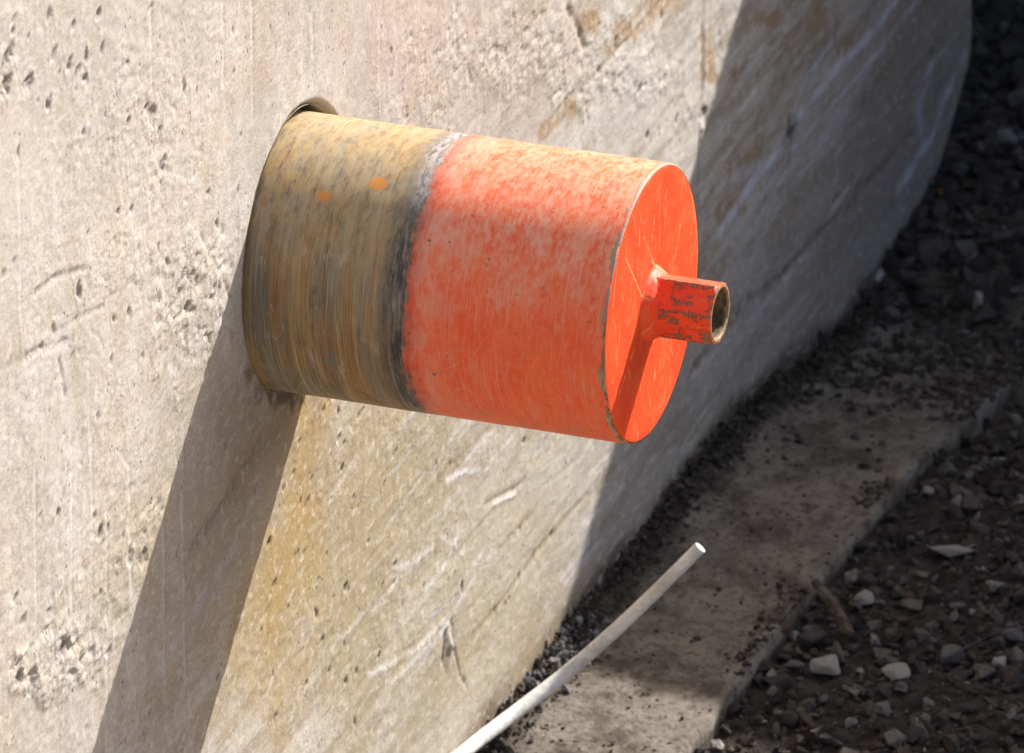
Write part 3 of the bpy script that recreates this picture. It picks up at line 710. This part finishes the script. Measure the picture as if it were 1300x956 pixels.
# hexagonal connector, its local x starts at the plate
con = bpy.data.objects.new('connector', None); 
HA = math.radians(19)           # the corner turned to the camera
AF = 0.0208
def hexr(th, rc=None):
    a = (th - HA + math.pi / 6) % (math.pi / 3) - math.pi / 6
    # flat-sided with slightly rounded corners (corner at a = 0)
    b = math.pi / 6 - np.abs(a)
    r = AF / np.cos(b)
    return np.minimum(r, AF * 1.148)
def hshape(i, r, th):
    base = hexr(th)
    return np.minimum(base, r) if r > 0 else base
CL = 0.0505
prof = [(0.0, .028), (.0015, .0262), (.004, .0250), (.0065, .0242), (.009, .0240), (.012, .0242), (.020, .0242), (.030, .0242), (.040, .0242), (CL - .0022, .0242), (CL - .0008, .0222), (CL, .0212), (CL, .0204)]
def cshape(i, r, th):
    hx = hexr(th); x = prof[i][0]
    k = np.clip(1 - x / .010, 0, 1)
    bump_ = 0.0006 * (vnoise(th * 5 + 3, np.full_like(th, x * 400), 150) - .5) * (k > 0)
    return np.where(r < .0236, np.minimum(hx, r), hx * (1 - k) + r * k) + bump_
c_ob = lathe('connector', prof, MC, bit, 240, cshape)
c_ob.location = (L, 0, 0)
# shade hex flats flat: split normals by angle
c_ob.data.set_sharp_from_angle(angle=math.radians(22))
lathe('connector_lip', [(CL - .0002, .0206), (CL + .0002, .0202), (CL + .0001, .0186), (CL - .0014, .0178)], MLIP, c_ob)
def thr(i, r, th): return r + 0.0005 * np.sin(i * 2.1 + th)
lathe('threaded_bore', [(CL - .001 - k * .0015, .0180 - (.0009 if k % 2 else 0)) for k in range(30)] + [(.003, .0003)], MBORE, c_ob, 96)
# paint run / weld bead round the foot of the connector
def wsh(i, r, th): return r + 0.0009 * (vnoise(th * 6 + 2, np.full_like(th, i * 1.3), 160) - .5)
lathe('weld_bead', [(.0003, .0282), (.0010, .0270), (.0020, .0260), (.0032, .0251), (.0048, .0243), (.0064, .0236), (.0085, .0206)], MP, c_ob, 160, wsh)
# slight droop of the bit: it hangs a little in its hole
bit.rotation_euler = (0, 0, 0)

# ------------------------------------------------------------------ ground, footing
def gh(x, y):
    g = -0.603 + 0.012 * (fbm(x * 7, y * 7, 170, 4) - .5) + 0.014 * (fbm(x * 40, y * 40, 175, 4) - .5)
    rise = sstep(1.22, 1.50, y + 0.06 * (fbm(x * 9, y * 9, 178, 2) - .5)) * sstep(.75, .3, x)
    g = g + rise * 0.036 + 0.012 * sstep(1.12, 1.35, y + .15 * (fbm(x * 11, y * 11, 179, 3) - .5)) * sstep(.6, .2, x)
    g = g - 0.060 * sstep(.85, 1.30, y) * sstep(.45, .22, x)
    g = g + 0.03 * sstep(.9, 1.7, y) * sstep(.1, .6, x)
    return g
gx = axis_steps([(-60, -3, 9), (-3, -.3, .3), (-.3, .95, .0042), (.95, 3, .2), (3, 60, 8)])
gy = axis_steps([(-60, -3, 9), (-3, .15, .25), (.15, 2.0, .0048), (2.0, 4, .2), (4, 60, 8)])
GX, GY = np.meshgrid(gx, gy, indexing='ij')
co = np.stack([GX, GY, gh(GX, GY)], -1).reshape(-1, 3)
ground = link('ground', from_np('ground', co, grid_faces(len(gx), len(gy))), MSOIL)
tag(ground, kind='structure')

FW = 0.168
def fwid(y): return 0.142 + 0.024 * np.clip(y, 0, 1.4)
fx = axis_steps([(-0.02, FW, .0035)]); fy = axis_steps([(-3, 0, .15), (0, 1.5, .0035), (1.5, 1.59, .03)])
FX, FY = np.meshgrid(fx, fy, indexing='ij')
def fz(x, y):
    return FOOTZ - 0.060 * sstep(.85, 1.30, y) + 0.006 * (fbm(x * 16, y * 16, 180, 4) - .5) + 0.003 * (fbm(x * 75, y * 75, 184, 3) - .5) - 0.003 * sstep(FW - .003, FW, x) + .009 * sstep(.032, .004, x) * (.3 + fbm(x * 60, y * 60, 189, 3)) + .006 * (.022 * sstep(.66, .42, y) * sstep(.075, .005, x))
FZ = fz(FX, FY)
edge = 0.0060 * (fbm(FY * 14, FY * 0 + 2, 186, 5, .6) - .5) * 2 + fwid(FY) - FW
FXd = FX + edge * sstep(0, FW, FX) 
co = np.stack([FXd, FY, FZ], -1)
low = co[-1].copy(); low[:, 0] += 0.002 + 0.006 * vnoise(fy * 60, fy * 0, 188); low[:, 2] = -0.72
co = np.concatenate([co, low[None]]).reshape(-1, 3)
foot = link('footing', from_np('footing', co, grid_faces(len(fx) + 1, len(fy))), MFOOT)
tag(foot, kind='structure')

# ------------------------------------------------------------------ stones
def stone_arrays(seed, npts=12, flat=(1, 1, .7), chip=False):
    """angular stone: hull of random points, for the larger ones with chipped edges"""
    r_ = random.Random(seed); bm = bmesh.new()
    for _ in range(npts):
        d = Vector([r_.gauss(0, 1) for _ in range(3)]).normalized() * r_.uniform(.72, 1.0)
        bm.verts.new((d.x * flat[0], d.y * flat[1], d.z * flat[2]))
    h = bmesh.ops.convex_hull(bm, input=bm.verts[:])
    dead = [g for g in h['geom_interior'] if isinstance(g, bmesh.types.BMVert)]
    if dead: bmesh.ops.delete(bm, geom=dead, context='VERTS')
    if chip:
        bmesh.ops.bevel(bm, geom=bm.edges[:], offset=.07, segments=1, affect='EDGES', profile=.5)
        bmesh.ops.triangulate(bm, faces=bm.faces[:])
        bmesh.ops.subdivide_edges(bm, edges=[e for e in bm.edges if e.calc_length() > .35], cuts=1)
        for v_ in bm.verts: v_.co += Vector([r_.gauss(0, .018) for _ in range(3)])
    bmesh.ops.triangulate(bm, faces=bm.faces[:]); bmesh.ops.recalc_face_normals(bm, faces=bm.faces[:])
    bm.verts.ensure_lookup_table(); bm.verts.index_update()
    V = np.array([v_.co[:] for v_ in bm.verts]); F_ = np.array([[w_.index for w_ in f_.verts] for f_ in bm.faces])
    bm.free(); return V, F_
stone_meshes = []
for k in range(12):
    V, F_ = stone_arrays(300 + k, 13, (1, random.uniform(.65, .95), random.uniform(.5, .8)), True)
    me = from_np('stone', V, F_); me.polygons.foreach_set('use_smooth', [False] * len(me.polygons)); me.materials.append(MS['dark']); stone_meshes.append(me)
def put_stone(name, x, y, z, size, mat, seed, rot=None, scale=None):
    o = bpy.data.objects.new(name, stone_meshes[seed % 12]); col.objects.link(o)
    o.location = (x, y, z); o.rotation_euler = rot or (random.uniform(-.5, .5), random.uniform(-.5, .5), random.uniform(0, 6.28))
    s = scale or (1, 1, 1); o.scale = (size * s[0], size * s[1], size * s[2])
    o.material_slots[0].link = 'OBJECT'; o.material_slots[0].material = MS[mat]
    return o
def surf_at(px, py):
    """lowest surface (footing or soil) seen at this place of the survey picture"""
    z = -0.60
    for _ in range(6):
        p = gp(px, py, z)
        z = float(gh(np.array([p.x]), np.array([p.y]))[0])
        if p.x < float(fwid(p.y)) - .003: z = max(z, float(fz(np.array([max(p.x, 0)]), np.array([p.y]))[0]))
    p = gp(px, py, z)
    return p, z
named = [  # px, py, half width px, material, z-scale, label
    (1207, 700, 36, 'pale', .45, 'long whitish stone with a dark hollow side lying on the dark gravel', (1.0, .42, .5)),
    (1098, 764, 17, 'pale', 1, 'small white angular stone on dark gravel just right of the stick', None),
    (1050, 850, 30, 'pale', 1, 'large pale grey stone beside the broken corner of the footing edge', (1, .7, .7)),
    (1005, 846, 22, 'grey', 1, 'flat bluish grey stone touching the left side of the large pale stone', (1, .6, .5)),
    (1140, 856, 26, 'pale', 1, 'cream coloured rounded stone at the bottom edge between larger stones', (1, .65, .6)),
    (1206, 836, 24, 'grey', 1, 'rounded grey-brown stone with a pale cap lower right of the cream stone', (1, .9, .9)),
    (1272, 588, 17, 'pale', 1, 'small pale flat stone in the dark gravel near the right edge of the view', (1, .5, .45)),
    (1222, 603, 11, 'grey', 1, 'thin light sliver of stone left of the small pale flat stone', (1, .3, .35)),
    (1236, 637, 18, 'brown', 1, 'reddish brown stone above the long whitish stone', (1, .8, .8)),
    (1297, 650, 15, 'brown', 1, 'orange-brown stone cut by the right edge of the view', None),
    (1207, 625, 10, 'brown', 1, 'small brown stone left of the reddish brown stone', None),
    (1187, 737, 9, 'grey', 1, 'upright grey sliver of stone below the long whitish stone', (.5, 1, .6)),
    (1215, 772, 13, 'grey', 1, 'small grey stone with a pale edge right of the upright sliver', (1, .6, .6)),
    (1287, 810, 20, 'grey', 1, 'light grey stone with a white crest at the lower right edge', (1, .6, .7)),
    (1270, 845, 14, 'pale', 1, 'small rounded cream stone below the white crested stone', None),
    (1263, 808, 14, 'dark', 1, 'dark rounded stone left of the white crested stone', None),
    (1155, 760, 14, 'brown', 1, 'brownish flat stone right of the small white angular stone', (1, .7, .6)),
    (1145, 790, 17, 'brown', 1, 'dark brown flat stone below the brownish flat stone', (1, .6, .6)),
    (1118, 769, 10, 'grey', 1, 'tiny grey stone touching the white angular stone on its right', None),
    (1030, 815, 26, 'dark', 1, 'broken dark clod in the hollow beside the footing edge', (1, .8, .8)),
    (1228, 300, 15, 'grey', 1, 'blocky grey stone at the foot of the far rubble', (1, .9, 1)),
    (1274, 301, 19, 'grey', 1, 'wide grey stone right of the blocky one in the far rubble', (1, .7, .7)),
    (1234, 355, 18, 'grey', 1, 'rounded grey stone lying alone on the soil in front of the far rubble', (1, .7, .7)),
    (1175, 372, 22, 'brown', 1, 'low worn brown stone half sunk in the soil near the wall foot', (1, .6, .4)),
    (1198, 252, 20, 'rust', 1, 'rusty orange stone leaning at the broken far corner of the wall', (.8, 1, 1.2)),
    (1257, 243, 20, 'dark', 1, 'dark reddish stone above the wide grey stone', None),
    (1289, 243, 14, 'grey', 1, 'upright grey stone at the right edge above the wide grey stone', (.6, .8, 1.3)),
    (1240, 175, 28, 'dark', 1, 'big dark grey stone at the far end of the wall', None),
    (1225, 178, 14, 'grey', 1, 'grey stone wedged between the wall end and the big dark stone', None),
    (1283, 70, 34, 'dark', 1, 'largest dark boulder in the upper right corner', None),
    (1290, 130, 22, 'dark', 1, 'dark stone below the corner boulder', None),
    (1256, 110, 20, 'dark', 1, 'dark stone between the wall end and the corner boulder', None),
    (1262, 505, 12, 'grey', 1, 'small light stone on the dark gravel beside the footing edge', (1, .6, .6)),
]
for k, (px, py, hw, mt, zz, lab, sc) in enumerate(named):
    p, z = surf_at(px, py + hw * .25)
    size = hw / 1790 * 1.12
    sc = sc or (1, .85, .8)
    o = put_stone('stone', p.x, p.y, z + size * sc[2] * .52 + .002, size, mt, k * 5 + 1, rot=(random.uniform(-.2, .2), random.uniform(-.2, .2), random.uniform(-.3, .3)), scale=(sc[0], sc[1] * 1.5, sc[2]))
    tag(o, lab, 'stone')
taken = [(surf_at(a[0], a[1])[0], a[2] / 1790) for a in named]
NEAR = [(1207, 700, 'long whitish stone'), (1098, 764, 'white angular stone'), (1050, 850, 'large pale grey stone'), (1140, 856, 'cream rounded stone'),
        (1206, 836, 'stone with pale cap'), (1272, 588, 'small pale flat stone'), (1236, 637, 'reddish brown stone'), (1287, 810, 'white crested stone'),
        (1228, 300, 'blocky grey stone'), (1234, 355, 'lone rounded grey stone'), (1198, 252, 'rusty orange stone'), (1289, 243, 'upright grey stone'),
        (1240, 175, 'big dark grey stone'), (1283, 70, 'corner boulder'), (1060, 770, 'weathered stick'), (1262, 505, 'small light stone')]
placed = []
tries = 0
while len(placed) < 250 and tries < 6000:
    tries += 1
    if len(placed) < 170: px, py = random.uniform(960, 1310), random.uniform(540, 965)
    else: px, py = random.uniform(1150, 1310), random.uniform(-10, 340)
    p, z = surf_at(px, py)
    if py > 360 and p.x < float(fwid(p.y)) + .006: continue
    if p.x < 0.01 and p.y < WEND + .02: continue
    big = py < 340
    s = (random.uniform(6, 13) * (1.0 if random.random() < .8 else 1.7) if not big else random.uniform(9, 30)) / 1790
    if any((p - q).length < (s + r2) * .8 for q, r2 in placed + taken): continue
    placed.append((p.copy(), s))
    mt = random.choices(['dark', 'brown', 'grey', 'pale'], [.66, .16, .15, .03])[0]
    o = put_stone('stone', p.x, p.y, z + s * .38 + .001, s, mt, random.randrange(12))
    word = {'dark': 'dark', 'brown': 'brown', 'grey': 'grey', 'pale': 'pale'}[mt]
    sz_ = s * 1790
    sw = 'tiny' if sz_ < 7 else 'small' if sz_ < 10 else 'middling' if sz_ < 15 else 'large'
    (nx, ny, nm) = min(NEAR, key=lambda a_: (a_[0] - px) ** 2 + (a_[1] - py) ** 2)
    dx_, dy_ = px - nx, py - ny; dist = math.hypot(dx_, dy_)
    dr = ('right of' if dx_ > 0 else 'left of') if abs(dx_) > abs(dy_) else ('below' if dy_ > 0 else 'above')
    far_ = 'just ' if dist < 38 else 'well ' if dist > 80 else ''
    place = 'gravel' if py > 500 else 'rubble'
    tag(o, '%s %s stone in the %s %s%s the %s' % (sw, word, place, far_, dr, nm), 'stone', '%s stones in the %s' % (word, place))

def scatter(name, pts, sizes, mat, sub=1, seed=1):
    protos = [stone_arrays(seed * 50 + k, 9, (1, .85, .65)) for k in range(14)]
    Vs, Fs, off = [], [], 0
    r_ = np.random.default_rng(seed)
    for (x, y, z), s in zip(pts, sizes):
        V, F_ = protos[r_.integers(14)]
        a, b = r_.uniform(0, 6.28), r_.uniform(-1.5, 1.5)
        Rm = np.array([[math.cos(a), -math.sin(a), 0], [math.sin(a), math.cos(a), 0], [0, 0, 1]]) @ np.array([[1, 0, 0], [0, math.cos(b), -math.sin(b)], [0, math.sin(b), math.cos(b)]])
        Vs.append((V * s) @ Rm.T + np.array([x, y, z])); Fs.append(F_ + off); off += len(V)
    o = link(name, from_np(name, np.concatenate(Vs), np.concatenate(Fs)), mat, smooth=False)
    return o
# loose gravel and soil crumbs
def crumbs(n, x0, x1, y0, y1, smin, smax, pw=2.5):
    x = rng.uniform(x0, x1, n); y = rng.uniform(y0, y1, n)
    s = smin + (smax - smin) * rng.random(n) ** pw
    s = s * (1 + .6 * sstep(1.1, 1.5, y))
    keep = ~((x < 0) & (y < WEND)); onf = (x < fwid(y)) & (y < 1.22)
    keep &= ~onf
    x, y, s = x[keep], y[keep], s[keep]
    return np.stack([x, y, gh(x, y) + s * .25], 1), s
pts, sz = crumbs(24000, -.15, .80, .25, 1.98, .0016, .0150, 4.5)
g1 = scatter('gravel', pts, sz, MPEB, 1, 3); tag(g1, 'dark loose gravel covering the soil beside the footing', 'gravel', kind='stuff')
pts, sz = crumbs(14000, -.15, .85, .25, 1.98, .0012, .007)
g2 = scatter('soil_crumbs', pts, sz, MCLOD, 1, 4); tag(g2, 'dark brown soil crumbs between the stones', 'soil', kind='stuff')
# crumbs of dirt lying along the foot of the wall and scattered over the footing
n = 3800
y = rng.uniform(.1, 1.3, n); x = np.abs(rng.normal(0, .013, n)) + .001
s = .0009 + .0048 * rng.random(n) ** 3.5 * (1 - np.clip(x / .09, 0, .8))
pile = 0.012 * np.exp(-x / .014) * rng.random(n)
pts = np.stack([x, y, fz(x, y) + pile + s * .3], 1)
n2 = 1400
y2 = rng.uniform(.1, 1.3, n2); x2 = rng.uniform(.02, FW - .002, n2); s2 = .0006 + .0024 * rng.random(n2) ** 4
pts = np.concatenate([pts, np.stack([x2, y2, fz(x2, y2) + s2 * .2], 1)]); s = np.concatenate([s, s2])
n3 = 1500; y3 = rng.uniform(.1, 1.3, n3); x3 = fwid(y3) - .004 - np.abs(rng.normal(0, .010, n3)); s3 = .001 + .005 * rng.random(n3) ** 3
n4 = 1700; y4 = 1.32 - np.abs(rng.normal(0, .16, n4)); x4 = rng.uniform(.01, .168, n4); s4 = .001 + .007 * rng.random(n4) ** 3
for xx, yy_, s_ in ((x3, y3, s3), (x4, y4, s4)):
    keep = vnoise(yy_ * 14, xx * 10, 191) > .45
    xx, yy_, s_ = xx[keep], yy_[keep], s_[keep]
    pts = np.concatenate([pts, np.stack([xx, yy_, fz(xx, yy_) + s_ * .2], 1)]); s = np.concatenate([s, s_])
g3 = scatter('dirt_crumbs', pts, s, MCLOD, 1, 5); tag(g3, 'dark dirt crumbs piled along the foot of the wall on the footing', 'dirt', kind='stuff')
# small pile of pale chippings where the sun reaches the wall foot
n = 170; c0 = surf_at(712, 850)[0]
x = np.abs(rng.normal(.006, .012, n)) + .001; y = rng.normal(c0.y + .01, .040, n)
s = .0016 + .006 * rng.random(n) ** 2
g4 = scatter('chippings', np.stack([x, y, fz(x, y) + s * .4 + .006 * rng.random(n)], 1), s, MS['grey'], 1, 6)
tag(g4, 'grey concrete chippings heaped at the wall foot behind the white tube', 'chippings', kind='stuff')

# the weathered stick beside the footing
def tube_path(name, pts, rads, mat, parent=None, N=20, cap=True):
    pts = [Vector(p) for p in pts]; V = []; F_ = []
    up = Vector((0, 0, 1)); n = len(pts)
    for i, p in enumerate(pts):
        t = (pts[min(i + 1, n - 1)] - pts[max(i - 1, 0)]).normalized()
        a = t.cross(up).normalized(); b = a.cross(t)
        for j in range(N):
            an = 2 * math.pi * j / N
            V.append(p + (a * math.cos(an) + b * math.sin(an)) * rads[i])
    for i in range(n - 1):
        for j in range(N): F_.append((i * N + j, (i + 1) * N + j, (i + 1) * N + (j + 1) % N, i * N + (j + 1) % N))
    if cap: F_.append(tuple(range(N))[::1]); F_.append(tuple(range((n - 1) * N, n * N))[::-1])
    me = bpy.data.meshes.new(name); me.from_pydata(V, [], F_); me.update()
    o = link(name, me, mat, parent); me.set_sharp_from_angle(angle=math.radians(40)); return o
MST = mat_simple('weathered_wood', (0.055, 0.040, 0.030), (0.13, 0.105, 0.08), 90, 0.9, 0.0015)
q0, q1, q2 = gp(1034, 738, -.575), gp(1056, 765, -.583), gp(1080, 806, -.592)
sp = [q0.lerp(q1, k / 6) for k in range(6)] + [q1.lerp(q2, k / 8) for k in range(9)]
sp = [p + Vector((random.uniform(-.0008, .0008), random.uniform(-.0008, .0008), 0)) for p in sp]
stick = tube_path('stick', sp, [.0022 + .0022 * math.sin(k / 14 * 3.0) + random.uniform(0, .0018) for k in range(15)], MST, N=6)
tag(stick, 'short weathered stick lying against the edge of the footing', 'stick')

# ------------------------------------------------------------------ white plastic tube
ctrl = [((889, 695), .150), ((862, 722), .135), ((834.5, 749.5), .118), ((807, 776), .101), ((779, 802), .084), ((749, 829), .067), ((718, 855), .050), ((686, 880), .036), ((652, 906), .024), ((615, 934), .013), ((560, 978), .007), ((500, 1030), .006)]
pts = [on_plane(p[0], p[1], 0, c) for p, c in ctrl]
rod = tube_path('plastic_tube', pts, [.0050, .0051, .0052, .0053, .0054, .0055, .0056, .0057, .0058, .0058, .0058, .0058], MROD, N=32, cap=False)
tag(rod, 'thin white plastic tube with a cut end, leaning over the footing by the wall', 'tube')
d = (pts[1] - pts[0]).normalized()
cut = tube_path('cut_end', [pts[0] - d * .0001, pts[0] + d * .0006], [.0049, .0047], MRODIN, rod, N=32)

# ------------------------------------------------------------------ cross wall behind, whose shade lies over the right part
yo = 0.585 + 0.86 * 1.65; zo = FOOTZ + 0.705 * 1.65
bm = bmesh.new()
def box(bm, x0, x1, y0, y1, z0, z1):
    vs = [bm.verts.new((x, y_, z)) for x in (x0, x1) for y_ in (y0, y1) for z in (z0, z1)]
    for f_ in ((0, 1, 3, 2), (4, 6, 7, 5), (0, 4, 5, 1), (2, 3, 7, 6), (0, 2, 6, 4), (1, 5, 7, 3)): bm.faces.new([vs[i] for i in f_])
box(bm, -1.5, 3.2, yo, yo + .30, -0.8, zo)
bmesh.ops.recalc_face_normals(bm, faces=bm.faces); bmesh.ops.bevel(bm, geom=bm.edges[:], offset=.004, segments=1, affect='EDGES')
me = bpy.data.meshes.new('cross_wall'); bm.to_mesh(me); bm.free()
for v_ in me.vertices: v_.co.y -= 0.12 * v_.co.x
cw = link('cross_wall', me, MFAR, smooth=False)
tag(cw, 'plain concrete wall crossing beyond the far end of the pitted wall', 'wall')
